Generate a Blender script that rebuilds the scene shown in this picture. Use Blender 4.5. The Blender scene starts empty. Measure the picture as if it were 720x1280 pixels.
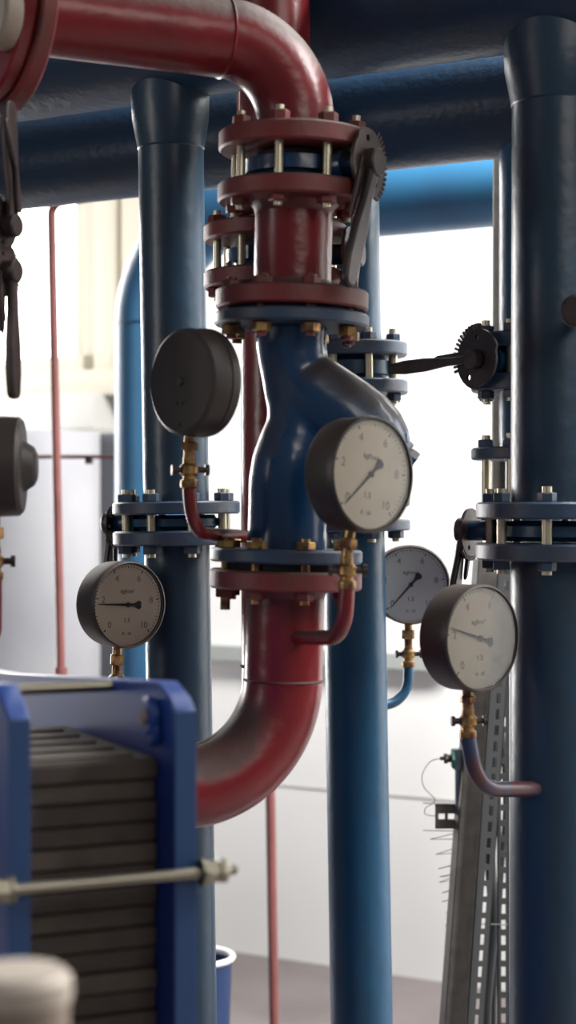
import bpy, bmesh, math, random
from mathutils import Vector, Matrix
random.seed(7)
SC = bpy.context.scene
C = SC.collection
PI = math.pi
F = 2220.0          # focal length in pixels of the 720x1280 frame
EYE = 1.5           # camera height

def X(px, D): return (px-360)/F*D
def Z(py, D): return EYE-(py-640)/F*D
def P(px, py, D): return Vector((X(px, D), D, Z(py, D)))

# ------------------------------------------------------------ materials
def mat(name, col, rough=.5, metal=0, noise=None, bump=None, coat=0, spec=.5, dust=0):
    m = bpy.data.materials.new(name); m.use_nodes = True
    nt = m.node_tree; b = nt.nodes['Principled BSDF']
    b.inputs['Base Color'].default_value = (*col, 1)
    b.inputs['Roughness'].default_value = rough
    b.inputs['Metallic'].default_value = metal
    b.inputs['Specular IOR Level'].default_value = spec
    b.inputs['Coat Weight'].default_value = coat
    b.inputs['Coat Roughness'].default_value = .15
    tc = nt.nodes.new('ShaderNodeTexCoord')
    if noise:
        col2, scale, lo, hi = noise
        n = nt.nodes.new('ShaderNodeTexNoise'); n.inputs['Scale'].default_value = scale
        n.inputs['Detail'].default_value = 5
        nt.links.new(tc.outputs['Object'], n.inputs['Vector'])
        r = nt.nodes.new('ShaderNodeMapRange')
        r.inputs['From Min'].default_value = lo; r.inputs['From Max'].default_value = hi
        nt.links.new(n.outputs['Fac'], r.inputs['Value'])
        mx = nt.nodes.new('ShaderNodeMix'); mx.data_type = 'RGBA'
        mx.inputs['A'].default_value = (*col, 1); mx.inputs['B'].default_value = (*col2, 1)
        nt.links.new(r.outputs['Result'], mx.inputs['Factor'])
        nt.links.new(mx.outputs['Result'], b.inputs['Base Color'])
    if dust:      # settled brown dust on faces that look up
        src = b.inputs['Base Color'].links[0].from_socket if b.inputs['Base Color'].links else None
        g = nt.nodes.new('ShaderNodeNewGeometry'); sp = nt.nodes.new('ShaderNodeSeparateXYZ')
        nt.links.new(g.outputs['Normal'], sp.inputs[0])
        n3 = nt.nodes.new('ShaderNodeTexNoise'); n3.inputs['Scale'].default_value = 14; n3.inputs['Detail'].default_value = 6
        nt.links.new(tc.outputs['Object'], n3.inputs['Vector'])
        ad = nt.nodes.new('ShaderNodeMath'); ad.operation = 'MULTIPLY_ADD'; ad.inputs[1].default_value = .35
        nt.links.new(n3.outputs['Fac'], ad.inputs[0]); nt.links.new(sp.outputs['Z'], ad.inputs[2])
        mr = nt.nodes.new('ShaderNodeMapRange'); mr.inputs['From Min'].default_value = .32; mr.inputs['From Max'].default_value = .62; mr.inputs['To Max'].default_value = dust
        nt.links.new(ad.outputs[0], mr.inputs['Value'])
        mx3 = nt.nodes.new('ShaderNodeMix'); mx3.data_type = 'RGBA'
        mx3.inputs['A'].default_value = (*col, 1); mx3.inputs['B'].default_value = (.050, .034, .026, 1)
        if src: nt.links.new(src, mx3.inputs['A'])
        nt.links.new(mr.outputs['Result'], mx3.inputs['Factor']); nt.links.new(mx3.outputs['Result'], b.inputs['Base Color'])
        mr2 = nt.nodes.new('ShaderNodeMapRange'); mr2.inputs['To Min'].default_value = rough; mr2.inputs['To Max'].default_value = .7
        nt.links.new(mr.outputs['Result'], mr2.inputs['Value']); nt.links.new(mr2.outputs['Result'], b.inputs['Roughness'])
    if bump:
        scale, strength, dist = bump
        n2 = nt.nodes.new('ShaderNodeTexNoise'); n2.inputs['Scale'].default_value = scale
        nt.links.new(tc.outputs['Object'], n2.inputs['Vector'])
        bp = nt.nodes.new('ShaderNodeBump'); bp.inputs['Strength'].default_value = strength
        bp.inputs['Distance'].default_value = dist
        nt.links.new(n2.outputs['Fac'], bp.inputs['Height'])
        nt.links.new(bp.outputs['Normal'], b.inputs['Normal'])
    return m

BLUE = mat('blue_paint', (.006, .052, .108), .34, 0, ((.010, .042, .08), 9, .45, .75), (28, .35, .004))
NAVY = mat('header_paint', (.006, .030, .070), .42, 0, ((.012, .026, .05), 6, .4, .7), (60, .5, .003))
FLBLUE = mat('flange_blue_paint', (.028, .055, .10), .45, 0, ((.045, .048, .062), 20, .4, .7), (50, .4, .002))
RED = mat('red_paint', (.17, .010, .013), .30, 0, ((.12, .012, .012), 9, .45, .7), (35, .35, .004), dust=.85)
REDDULL = mat('red_oxide_paint', (.16, .020, .019), .5, 0, ((.10, .026, .020), 14, .4, .7), (60, .4, .002), dust=.8)
VBLUE = mat('valve_blue_paint', (.008, .050, .13), .24, 0, ((.016, .042, .09), 8, .45, .75), (30, .4, .004), coat=.2, dust=.85)
EXBLUE = mat('exchanger_blue', (.011, .048, .23), .4, 0, ((.01, .04, .18), 5, .4, .7))
EXEDGE = mat('exchanger_edge_blue', (.02, .058, .16), .45)
BLACK = mat('black_bakelite', (.022, .015, .013), .45, 0, None, (80, .2, .001), dust=.6)
DIMBLUE = mat('dull_blue_paint', (.014, .040, .070), .36, 0, ((.020, .034, .052), 9, .45, .75), (28, .35, .004))
BROWNBLK = mat('dusty_black_case', (.040, .029, .025), .5, 0, ((.028, .022, .02), 12, .4, .7))
IRON = mat('dark_iron', (.03, .02, .022), .42, .3, ((.055, .035, .03), 25, .4, .7))
STEEL = mat('zinc_stud', (.55, .5, .36), .38, .8)
RODM = mat('rod_steel', (.30, .28, .22), .33, .9)
BRASS = mat('brass', (.42, .26, .10), .38, .85, ((.14, .065, .035), 60, .4, .62))
GALV = mat('galvanised_steel', (.085, .076, .066), .6, .2, ((.05, .045, .04), 30, .4, .7))
GALVD = mat('dull_galvanised_channel', (.065, .07, .07), .5, .5)
DIALC = mat('cream_dial', (.84, .76, .61), .6, 0, ((.76, .67, .55), 15, .4, .7))
DIALB = mat('blueish_dial', (.90, .94, .97), .6)
INK = mat('dial_ink', (.03, .028, .028), .6)
INKG = mat('faded_ink', (.22, .2, .18), .6)
REDINK = mat('red_dial_ink', (.45, .14, .11), .6)
WALL = mat('white_wall', (.82, .81, .79), .75, 0, ((.78, .765, .74), 1.5, .35, .7), (90, .15, .002))
FLOOR = mat('floor_concrete', (.20, .17, .165), .55, 0, ((.14, .12, .12), 2.2, .35, .65), (30, .3, .003))
FRAMEM = mat('window_frame_paint', (.50, .47, .38), .5)
SILLM = mat('sill_paint', (.44, .435, .41), .6)
TANKM = mat('tank_insulation_grey', (.40, .40, .42), .6, 0, ((.34, .34, .37), 3, .4, .7))
GAPDARK = mat('gap_infill_grey', (.09, .095, .11), .6)
PLATES = mat('plate_edges', (.062, .047, .036), .8, 0, ((.04, .03, .024), 18, .4, .7))
PLATES2 = mat('plate_edges_light', (.085, .066, .05), .75, 0, ((.05, .04, .03), 22, .4, .7))
GASKET = mat('gasket_black', (.026, .021, .018), .8)
RUBBER = mat('cable_rubber', (.012, .014, .016), .5)
CREAM = mat('cream_cap_paint', (.42, .36, .30), .5)
TAUPE = mat('taupe_post_paint', (.24, .19, .15), .6)
REDTHIN = mat('dull_red_thin_pipe', (.20, .065, .06), .5, 0, ((.15, .05, .045), 12, .4, .7))
RUSTY = mat('patchy_siphon_paint', (.075, .03, .034), .36, 0, ((.03, .042, .085), 18, .42, .58))
JUNC = mat('grey_junction', (.10, .13, .17), .5)
GREEN = mat('green_nut', (.02, .09, .06), .5)
WHITEP = mat('white_enamel', (.7, .7, .72), .35)
WIREM = mat('thin_wire', (.09, .12, .11), .5)
DIMDIAL = mat('weathered_dial', (.40, .37, .31), .6)

GLASS = bpy.data.materials.new('gauge_glass'); GLASS.use_nodes = True
nt = GLASS.node_tree
for n in list(nt.nodes):
    if n.type == 'BSDF_PRINCIPLED': nt.nodes.remove(n)
out = nt.nodes['Material Output']
tr = nt.nodes.new('ShaderNodeBsdfTransparent'); tr.inputs['Color'].default_value = (.99, .99, .98, 1)
gl = nt.nodes.new('ShaderNodeBsdfGlossy'); gl.inputs['Roughness'].default_value = .12
lw = nt.nodes.new('ShaderNodeFresnel'); lw.inputs['IOR'].default_value = 1.35
mx = nt.nodes.new('ShaderNodeMixShader')
nt.links.new(lw.outputs[0], mx.inputs[0]); nt.links.new(tr.outputs[0], mx.inputs[1]); nt.links.new(gl.outputs[0], mx.inputs[2])
nt.links.new(mx.outputs[0], out.inputs[0])

def emis(name, col, s):
    m = bpy.data.materials.new(name); m.use_nodes = True
    b = m.node_tree.nodes['Principled BSDF']
    b.inputs['Base Color'].default_value = (.8, .8, .8, 1)
    b.inputs['Emission Color'].default_value = (*col, 1); b.inputs['Emission Strength'].default_value = s
    return m
SKYPANE = emis('daylit_window_pane', (1.0, .97, .90), 5.5)

# ------------------------------------------------------------ mesh helpers
def frame(t, up=None):
    t = Vector(t).normalized()
    u = Vector(up) if up else (Vector((0, 0, 1)) if abs(t.z) < .9 else Vector((0, 1, 0)))
    x = u.cross(t).normalized(); y = t.cross(x)
    return x, y, t

def basis(o, t, up=None):
    x, y, z = frame(t, up)
    return Matrix(((x.x, y.x, z.x, o[0]), (x.y, y.y, z.y, o[1]), (x.z, y.z, z.z, o[2]), (0, 0, 0, 1)))

def lathe(bm, prof, M=None, seg=48, mi=0):
    """prof: (r,z) list; closed at radius 0 by caps"""
    M = M or Matrix()
    rings = []
    for r, z in prof:
        if r < 1e-6: rings.append([bm.verts.new(M @ Vector((0, 0, z)))])
        else: rings.append([bm.verts.new(M @ Vector((r*math.cos(2*PI*k/seg), r*math.sin(2*PI*k/seg), z))) for k in range(seg)])
    for a, b in zip(rings[:-1], rings[1:]):
        for k in range(seg):
            k2 = (k+1) % seg
            if len(a) == 1 and len(b) == 1: continue
            if len(a) == 1: f = bm.faces.new((a[0], b[k2], b[k])) if False else bm.faces.new((a[0], b[k], b[k2]))
            elif len(b) == 1: f = bm.faces.new((a[k], b[0], a[k2]))
            else: f = bm.faces.new((a[k], a[k2], b[k2], b[k]))
            f.material_index = mi
    return bm

def cyl(bm, r, z0, z1, M=None, seg=32, mi=0, bev=.0):
    if bev: pr = [(0, z0), (r-bev, z0), (r, z0+bev), (r, z1-bev), (r-bev, z1), (0, z1)]
    else: pr = [(0, z0), (r, z0), (r, z1), (0, z1)]
    return lathe(bm, pr, M, seg, mi)

def tube(bm, pts, r, seg=32, mi=0, caps=True):
    pts = [Vector(p) for p in pts]; n = len(pts)
    rad = r if isinstance(r, (list, tuple)) else [r]*n
    ts = []
    for i in range(n):
        a = pts[max(i-1, 0)]; b = pts[min(i+1, n-1)]
        ts.append((b-a).normalized())
    x, y, t = frame(ts[0]); rings = []
    for i in range(n):
        q = ts[i-1].rotation_difference(ts[i]) if i else None
        if q: x = q @ x; y = q @ y
        rings.append([bm.verts.new(pts[i]+rad[i]*(math.cos(2*PI*k/seg)*x+math.sin(2*PI*k/seg)*y)) for k in range(seg)])
    for a, b in zip(rings[:-1], rings[1:]):
        for k in range(seg):
            f = bm.faces.new((a[k], a[(k+1) % seg], b[(k+1) % seg], b[k])); f.material_index = mi
    if caps:
        f = bm.faces.new(list(reversed(rings[0]))); f.material_index = mi
        f = bm.faces.new(rings[-1]); f.material_index = mi
    return bm

def fillet(pts, R, n=14):
    """polyline with its inner corners rounded at radius R"""
    pts = [Vector(p) for p in pts]; out = [pts[0]]
    for i in range(1, len(pts)-1):
        a, b, c = pts[i-1], pts[i], pts[i+1]
        u = (a-b).normalized(); v = (c-b).normalized()
        ang = u.angle(v); d = R/math.tan(ang/2)
        p0 = b+u*d; bis = (u+v).normalized(); cen = b+bis*(R/math.sin(ang/2))
        r0 = p0-cen; r1 = (b+v*d)-cen; tot = r0.angle(r1); ax = r0.cross(r1).normalized()
        for k in range(n+1): out.append(cen+Matrix.Rotation(tot*k/n, 3, ax) @ r0)
    out.append(pts[-1]); return out

def box(bm, x0, x1, y0, y1, z0, z1, M=None, mi=0):
    M = M or Matrix()
    v = [bm.verts.new(M @ Vector((x, y, z))) for x in (x0, x1) for y in (y0, y1) for z in (z0, z1)]
    for f in ((0, 1, 3, 2), (4, 6, 7, 5), (0, 4, 5, 1), (2, 3, 7, 6), (0, 2, 6, 4), (1, 5, 7, 3)):
        bm.faces.new([v[i] for i in f]).material_index = mi
    return bm

def prism(bm, poly, h0, h1, M=None, mi=0):
    M = M or Matrix()
    a = [bm.verts.new(M @ Vector((x, y, h0))) for x, y in poly]
    b = [bm.verts.new(M @ Vector((x, y, h1))) for x, y in poly]
    n = len(poly)
    bm.faces.new(list(reversed(a))).material_index = mi; bm.faces.new(b).material_index = mi
    for i in range(n): bm.faces.new((a[i], a[(i+1) % n], b[(i+1) % n], b[i])).material_index = mi
    return bm

def nbm(): return bmesh.new()

def obj(name, bm, m, parent=None, smooth=True, bevel=0, M=None, ang=35):
    bmesh.ops.recalc_face_normals(bm, faces=bm.faces)
    me = bpy.data.meshes.new(name)
    if smooth:
        for f in bm.faces: f.smooth = True
        for e in bm.edges:
            if len(e.link_faces) == 2 and e.calc_face_angle(0) > math.radians(ang): e.smooth = False
    bm.to_mesh(me); bm.free()
    for q in (m if isinstance(m, (list, tuple)) else [m]): me.materials.append(q)
    o = bpy.data.objects.new(name, me); C.objects.link(o)
    if parent: o.parent = parent
    if M is not None: o.matrix_local = M
    if bevel:
        b = o.modifiers.new('bevel', 'BEVEL'); b.width = bevel; b.segments = 2; b.limit_method = 'ANGLE'
    return o

GROUPS = {'pressure_gauge': 'round pressure gauges on the pipework', 'gauge_siphon': 'siphon pipes under the pressure gauges',
          'butterfly_valve': 'lever operated wafer valves', 'riser_pipe': 'blue vertical riser pipes', 'header_pipe': 'blue horizontal header pipes',
          'red_elbow_pipe': 'red pipes with elbows', 'thin_red_pipe': 'thin dull red pipes', 'perforated_channel': 'perforated steel channels'}
def thing(name, label, cat, M=None, group=None):
    o = bpy.data.objects.new(name, None); C.objects.link(o)
    o.empty_display_size = .05
    if M is not None: o.matrix_world = M
    tag(o, label, cat, group or GROUPS.get(name)); return o

def tag(o, label, cat, group=None):
    o['label'] = label; o['category'] = cat
    if group: o['group'] = group
    return o

def struct(name, bm, m, M=None, parent=None, **k):
    o = obj(name, bm, m, parent, M=M, **k)
    if not parent: o['kind'] = 'structure'
    return o

# ------------------------------------------------------------ pipework helpers
def hexnut(bm, r, z0, z1, M, mi=0):
    lathe(bm, [(0, z0), (r*.9, z0), (r, z0+.0015), (r, z1-.0015), (r*.9, z1), (0, z1)], M, 6, mi)

def flange(par, z0, z1, r, m, name='flange', hub=None):
    bm = nbm(); b = .003
    lathe(bm, [(0, z0), (r-b, z0), (r, z0+b), (r, z1-b), (r-b, z1), (0, z1)], None, 72)
    if hub:
        hz, hr = hub      # neck that widens into the flange, on the side of hz
        e = z1 if hz > z1 else z0
        lathe(bm, [(0, e), (hr*1.16, e), (hr*1.04, e+(hz-e)*.5), (hr*1.004, hz), (0, hz)], None, 64)
    return obj(name, bm, m, par)

def bolts(par, R, z0, z1, n, m, nutm, phase=0, rod=.0075, nut=.0145, nh=.014, ext=.006, only=None, nh2=None):
    for k in range(n):
        a = phase+2*PI*k/n
        bm = nbm(); M = Matrix.Translation((R*math.cos(a), R*math.sin(a), 0)) @ Matrix.Rotation(random.random()*3, 4, 'Z')
        e1 = ext+random.random()*.004
        cyl(bm, rod, z0-nh-ext, z1+nh+e1, M, 12, 0)
        hexnut(bm, nut, z1, z1+nh, M, 1); hexnut(bm, nut, z0-nh, z0, M, 1)
        obj('bolt', bm, [m, nutm], par)

def lean(a, s, D):
    """frames along an axis that shows at x = a at height y = 640 and drifts s px per px"""
    th = -math.atan(s)
    def at(py):
        z = Z(py, D)
        return Matrix.Translation((X(a+s*(py-640), D), D, z)) @ Matrix.Rotation(th, 4, 'Y')
    return at

def lever_valve(name, label, at, stem, L, hub_r, discr, body_r, body_h, lever, m_body, toothmid, group=None, handle_w=.011, fork=False):
    """wafer butterfly valve: ring body, stem to one side, notched plate and hand lever.
    stem: horizontal unit direction; L: stem length to plate; lever: (horizontal, vertical) vector in the plate's plane"""
    t = thing(name, label, 'valve', at, group)
    bm = nbm(); h = body_h/2
    lathe(bm, [(0, -h), (body_r*.8, -h), (body_r*.85, -h*.55), (body_r, -h*.5), (body_r, h*.5), (body_r*.85, h*.55), (body_r*.8, h), (0, h)], None, 56)
    obj('valve_body', bm, m_body, t)
    S = Vector((stem[0], stem[1], 0)).normalized()
    B = basis((0, 0, 0), S, (0, 0, 1))     # local z along the stem, local y up
    bm = nbm(); cyl(bm, .016, body_r*.8, L, B, 24); cyl(bm, .024, body_r*.9, body_r+.012, B, 24)
    obj('stem', bm, m_body, t)
    bm = nbm(); n = 46; poly = []
    for k in range(n):
        a = 2*PI*k/n; d = abs((a-toothmid+PI) % (2*PI)-PI)
        if d < 1.0:
            for q, rr in ((0, discr), (.5, discr), (.5, discr*.84), (1, discr*.84)):
                aa = a+2*PI*q/n; poly.append((rr*math.cos(aa), rr*math.sin(aa)))
        else:
            rr = discr*(.84 if d < 2.2 else .74); poly.append((rr*math.cos(a), rr*math.sin(a)))
    # ring plate with holes shown by a real inner ring of webs
    loops = [poly]
    for ha in (toothmid+.55, toothmid+1.6, toothmid-.9):
        loops.append([(discr*.60*math.cos(ha)+discr*.085*math.cos(-q*PI/6), discr*.60*math.sin(ha)+discr*.085*math.sin(-q*PI/6)) for q in range(12)])
    es = []
    for lp in loops:
        vs_ = [bm.verts.new(B @ Vector((x_, y_, L-.002))) for x_, y_ in lp]
        es += [bm.edges.new((vs_[i], vs_[(i+1) % len(vs_)])) for i in range(len(vs_))]
    bmesh.ops.triangle_fill(bm, edges=es, use_beauty=True)
    ex = bmesh.ops.extrude_face_region(bm, geom=list(bm.faces))
    bmesh.ops.translate(bm, verts=[v for v in ex['geom'] if isinstance(v, bmesh.types.BMVert)], vec=S*.005)
    obj('notched_plate', bm, IRON, t)
    bm = nbm(); cyl(bm, hub_r, L+.003, L+.022, B, 20, 0, .002); obj('hub', bm, IRON, t)
    lx, ly = lever; ll = math.hypot(lx, ly); dx, dy = lx/ll, ly/ll
    pts = []; wid = []
    M = B @ Matrix(((dx, -dy, 0, 0), (dy, dx, 0, 0), (0, 0, 1, L+.013), (0, 0, 0, 1)))
    bm = nbm()
    w = handle_w
    prof = [(0, w*.95), (.12, w*.6), (.3, w*.62), (.55, w*1.0), (.8, w*1.05), (.97, w*.8), (1.0, w*.4)]
    poly = [(a*ll, b) for a, b in prof]+[(a*ll, -b) for a, b in reversed(prof)]
    prism(bm, poly, -.006, .006, M)
    obj('hand_lever', bm, IRON, t, bevel=.004)
    bm = nbm()
    w2 = w*.55
    if fork: prism(bm, [(ll*.1, w*.2), (ll*.45, w*.3), (ll*.82, w*1.9), (ll*.84, w*1.35), (ll*.5, -w*.1), (ll*.1, -w*.6)], .006, .012, M)
    prism(bm, [(0, -w*.9-w2), (ll*.45, -w*.9-w2*.6), (ll*.5, -w*.9), (ll*.45, -w*.9+w2*.4), (0, -w*.3)], -.012, -.006, M)
    obj('latch_lever', bm, IRON, t, bevel=.002)
    return t

def text_mesh(bm, s, size, x, z, y, mi=0, rot=0):
    cu = bpy.data.curves.new('t', 'FONT'); cu.body = s; cu.size = size; cu.align_x = 'CENTER'; cu.align_y = 'CENTER'
    cu.extrude = .0002
    o = bpy.data.objects.new('t', cu); C.objects.link(o)
    bpy.context.view_layer.update()
    me = bpy.data.meshes.new_from_object(o.evaluated_get(bpy.context.evaluated_depsgraph_get()))
    M = Matrix.Translation((x, y, z)) @ Matrix.Rotation(rot, 4, 'Y') @ Matrix.Rotation(PI/2, 4, 'X')
    me.transform(M)
    for p in me.polygons: p.material_index = mi
    nf = len(bm.faces); bm.from_mesh(me)
    bm.faces.ensure_lookup_table()
    for f in bm.faces[nf:]: f.material_index = mi
    bpy.data.objects.remove(o); bpy.data.meshes.remove(me); bpy.data.curves.remove(cu)

def gauge(label, cx, cy, D, r, az, needle, dial=DIALC, tilt=0, pitch=0, stem=.045, depth=.055, case=BLACK, group=None, numbers=('0', '2', '4', '6', '8', '10'), hub_off=0, needlek=1):
    """round pressure gauge, dial facing -y before the turn by az; root stands at the foot of its stem"""
    R = Matrix.Rotation(az, 4, 'Z') @ Matrix.Rotation(tilt, 4, 'Y') @ Matrix.Rotation(pitch, 4, 'X')
    c = P(cx, cy, D)
    root = c+R.to_3x3() @ Vector((0, 0, -(r+stem)))
    t = thing('pressure_gauge', label, 'gauge', Matrix.Translation(root) @ R, group)
    zc = r+stem
    A = basis((0, 0, zc), (0, -1, 0), (0, 0, 1))    # local z out of the dial
    bm = nbm()
    lathe(bm, [(0, -depth), (r*.90, -depth), (r*.97, -depth+.004), (r*.985, -depth+.01), (r*.985, -.012), (r*1.0, -.011), (r*1.0, -.001), (r*.985, .003), (r*.95, .004), (r*.93, .0), (r*.925, -.006), (0, -.006)], A, 96)
    obj('case', bm, case, t, ang=28)
    bm = nbm(); cyl(bm, r*.925, -.006, -.0045, A, 72); d = obj('dial', bm, dial, t)
    bm = nbm(); y = .0043
    for k in range(51):
        a = math.radians(225+270*k/50); big = k % 10 == 0; mid = k % 5 == 0
        r1 = r*.88; r0 = r*(.80 if big else .83 if mid else .85); w = .0009 if big else .0006
        M = Matrix.Translation((0, 0, zc)) @ Matrix.Rotation(a, 4, 'Y')
        box(bm, -w, w, y-.0004, y, r0, r1, M, 0)
    for k, s in enumerate(numbers):
        a = math.radians(225+270*k/(len(numbers)-1))
        text_mesh(bm, s, r*.21, r*.66*math.sin(a), zc+r*.66*math.cos(a), y, 2 if k == 2 else 1)
    text_mesh(bm, 'kgf/cm²', r*.13, 0, zc+r*.30, y, 0)
    text_mesh(bm, '1.5', r*.15, 0, zc-r*.36, y, 0)
    text_mesh(bm, '0 - 10', r*.10, 0, zc-r*.66, y, 0)
    mk = obj('dial_marks', bm, [INK, INKG, REDINK], d, smooth=False)
    bm = nbm(); a = math.radians(needle)
    N = A @ Matrix.Rotation(-a, 4, 'Z')
    prism(bm, [(-.0022, 0), (-.0005, r*.8), (.0005, r*.8), (.0022, 0), (.0024, -r*.16), (.0075, -r*.30), (.0045, -r*.36), (-.0045, -r*.36), (-.0075, -r*.30), (-.0024, -r*.16)], -.0028, -.0018, N)
    nd = obj('needle', bm, INK, t, smooth=False)
    bm = nbm(); cyl(bm, r*.055, -.003, .000, A, 20); obj('needle_hub', bm, INK, nd)
    bm = nbm(); cyl(bm, r*.925, .0006, .0012, A, 64); obj('glass', bm, GLASS, t)
    bm = nbm(); S = Matrix.Translation((0, depth*.55, 0))
    cyl(bm, .008, .0, stem+.006, S, 20); hexnut(bm, .0125, stem*.35, stem*.75, S, 0)
    obj('stem', bm, BRASS, t)
    bm = nbm()
    cyl(bm, .006, -.0035, 0, A @ Matrix.Translation((0, 0, -depth)), 20)
    for s in (-.006, .006): cyl(bm, .0022, -.003, 0, A @ Matrix.Translation((s, -r*.38, -depth)), 12)
    cyl(bm, .0025, -.003, 0, A @ Matrix.Translation((0, -r*.78, -depth)), 12)
    obj('rear_screws', bm, GALVD, t)
    # foot of stem in world space
    return t, (Matrix.Translation(root) @ R) @ Vector((0, depth*.55, 0))

def siphon(label, foot, pts, r, m, R=.03, cockside=(1, 0), cockh=.05, group=None):
    t = thing('gauge_siphon', label, 'pipe', Matrix.Translation(foot-Vector((0, 0, cockh))), group)
    M = Matrix()
    bm = nbm()
    lathe(bm, [(0, 0), (.009, 0), (.0125, .003), (.0125, .012), (.009, .014), (.009, .018), (.0135, .022), (.0135, .032), (.009, .036), (.009, cockh), (0, cockh)], M, 12)
    obj('gauge_cock', bm, BRASS, t)
    S = Vector((cockside[0], cockside[1], 0)).normalized()
    bm = nbm(); B = basis((0, 0, .027), S)
    cyl(bm, .0045, -.022, .026, B, 12); cyl(bm, .008, .022, .028, B, 12); cyl(bm, .0075, -.025, -.02, B, 12)
    obj('cock_handle', bm, IRON, t)
    bm = nbm(); o = foot-Vector((0, 0, cockh))
    tube(bm, fillet([Vector((0, 0, .002))]+[Vector(p)-o for p in pts], R), r, 20)
    obj('siphon_pipe', bm, m, t)
    return t

# ============================================================ SETTING
V0 = 5.16                                   # distance of the back wall's face along its normal
RZ = Matrix.Rotation(math.atan2(-.498, .867), 4, 'Z')
U = Vector((.867, -.498, 0)); Vn = Vector((.498, .867, 0))
# x along the wall (to the right and nearer), y into the wall
def wall_u(px):
    t = (px-360)/F; Y = V0/(.498*t+.867); return Y*(.867*t-.498)
def zw(px, py):
    t = (px-360)/F; Y = V0/(.498*t+.867); return Z(py, Y)
bm = nbm()
box(bm, -7, 4.5, -6, 1.2, -.1, 0, Matrix.Translation((0, 0, 0)))
fl = struct('floor', bm, FLOOR, RZ @ Matrix.Translation((0, V0, 0)), smooth=False)
wx0, wx1, wz0, wz1 = wall_u(-170), wall_u(122), zw(60, 468), 3.3
H = 4.2
hx0, hx1, hz0, hz1 = -3.1, 2.6, 2.78, 3.55
bm = nbm()
box(bm, wx1, hx0, 0, .3, 0, H); box(bm, hx1, 4.5, 0, .3, 0, H); box(bm, hx0, hx1, 0, .3, 0, hz0); box(bm, hx0, hx1, 0, .3, hz1, H); box(bm, -7, wx0, 0, .3, 0, H); box(bm, wx0, wx1, 0, .3, 0, wz0); box(bm, wx0, wx1, 0, .3, wz1, H)
wl = struct('wall_back', bm, WALL, RZ @ Matrix.Translation((0, V0, 0)), smooth=False)
bm = nbm()                                     # raised sheet joints on the wall
for z in (zw(450, 990),): box(bm, wx1+.3, 4.4, -.004, .0, z-.0015, z+.0015)
seams = struct('trim_1', bm, SILLM, RZ @ Matrix.Translation((0, V0, 0)), smooth=False)
w = thing('window_1', 'large bright daylit window with cream frame at the upper left', 'window', RZ @ Matrix.Translation(((wx0+wx1)/2, V0, wz0)))
w['kind'] = 'structure'
for k in ('label', 'category'): del w[k]
c = (wx1-wx0)/2; hh = wz1-wz0
bm = nbm(); box(bm, -c, c, .05, .07, 0, hh); obj('pane', bm, SKYPANE, w, smooth=False)
bm = nbm()
box(bm, c-.05, c+.02, -.02, .05, 0, hh); box(bm, -c-.02, -c+.06, -.02, .05, 0, hh); box(bm, -c, c, -.02, .05, 0, .06); box(bm, -c, c, -.02, .05, hh-.07, hh)
u1 = wall_u(100)-(wx0+wx1)/2
box(bm, u1-.02, u1+.01, .0, .05, 0, hh)
box(bm, -.35-.02, -.35+.02, .0, .05, 0, hh)
obj('frame', bm, FRAMEM, w, smooth=False)
bm = nbm(); box(bm, c+.02, c+.12, -.05, .0, -.1, hh+.1); box(bm, c+.16, c+.26, -.08, .0, -.1, hh+.1); obj('casing', bm, FRAMEM, w, smooth=False)
bm = nbm(); box(bm, -c-.1, c+.35, -.10, .0, -.09, 0); obj('sill', bm, FRAMEM, w, smooth=False)
bm = nbm()
box(bm, -6.5, wall_u(150), -.16, 0, zw(60, 540), zw(60, 497))
struct('trim_2', bm, SILLM, RZ @ Matrix.Translation((0, V0, 0)), smooth=False)
bm = nbm()
box(bm, wall_u(235), wall_u(570), -.05, 0, zw(280, 824), zw(280, 806))
struct('trim_3', bm, mat('dull_rail', (.36, .38, .36), .6), RZ @ Matrix.Translation((0, V0, 0)), smooth=False)

w2 = thing('added_glow_band', '', '', RZ @ Matrix.Translation(((hx0+hx1)/2, V0, hz0)))  # no known window: glowing band added to rim-light the header undersides
w2['kind'] = 'structure'
for k in ('label', 'category'): del w2[k]
c2 = (hx1-hx0)/2
bm = nbm(); box(bm, -c2, c2, .12, .14, 0, hz1-hz0); obj('pane', bm, emis('added_glow_pane', (1.0, .97, .92), 9), w2, smooth=False)
bm = nbm()
box(bm, -c2, c2, 0, .12, 0, .05); box(bm, -c2, c2, 0, .12, hz1-hz0-.05, hz1-hz0)
for k in range(7): box(bm, -c2+k*(2*c2-.05)/6, -c2+.05+k*(2*c2-.05)/6, .0, .12, 0, hz1-hz0)
obj('frame', bm, FRAMEM, w2, smooth=False)

# light grey tank and dark column at left, added for the dark gap beside the tank
bm = nbm(); D = 5.95; p = P(14, 541, D)
tk = thing('storage_tank', 'big light grey round tank standing under the window sill behind thin red pipe', 'tank', Matrix.Translation((p.x, D, 0)))
r = 110/F*D
lathe(bm, [(0, 0), (r, 0), (r, p.z-.006), (r-.006, p.z), (0, p.z)], None, 96); obj('tank_shell', bm, TANKM, tk)
bm = nbm(); lathe(bm, [(0, .9), (r+.003, .9), (r+.003, .94), (0, .94)], None, 96); obj('strap', bm, SILLM, tk)
bm = nbm(); p = P(133, 540, 6.0); box(bm, -.065, .05, .05, .13, 0, p.z)
tag(obj('gap_infill', bm, GAPDARK, None, False, .004, Matrix.Translation((p.x, 6.0, 0)) @ RZ), 'dark grey square column added for the dark gap between grey tank and bent blue pipe', 'infill')
D = 5.0
bm = nbm(); a = P(60, 571, D); b = P(150, 571, D)
t = thing('wall_rod', 'thin dull horizontal rod running in front of the grey tank', 'pipe', Matrix.Translation(a))
tube(bm, [(-.25, 0, 0), b-a], .0055, 12); obj('rod', bm, REDTHIN, t)
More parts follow.
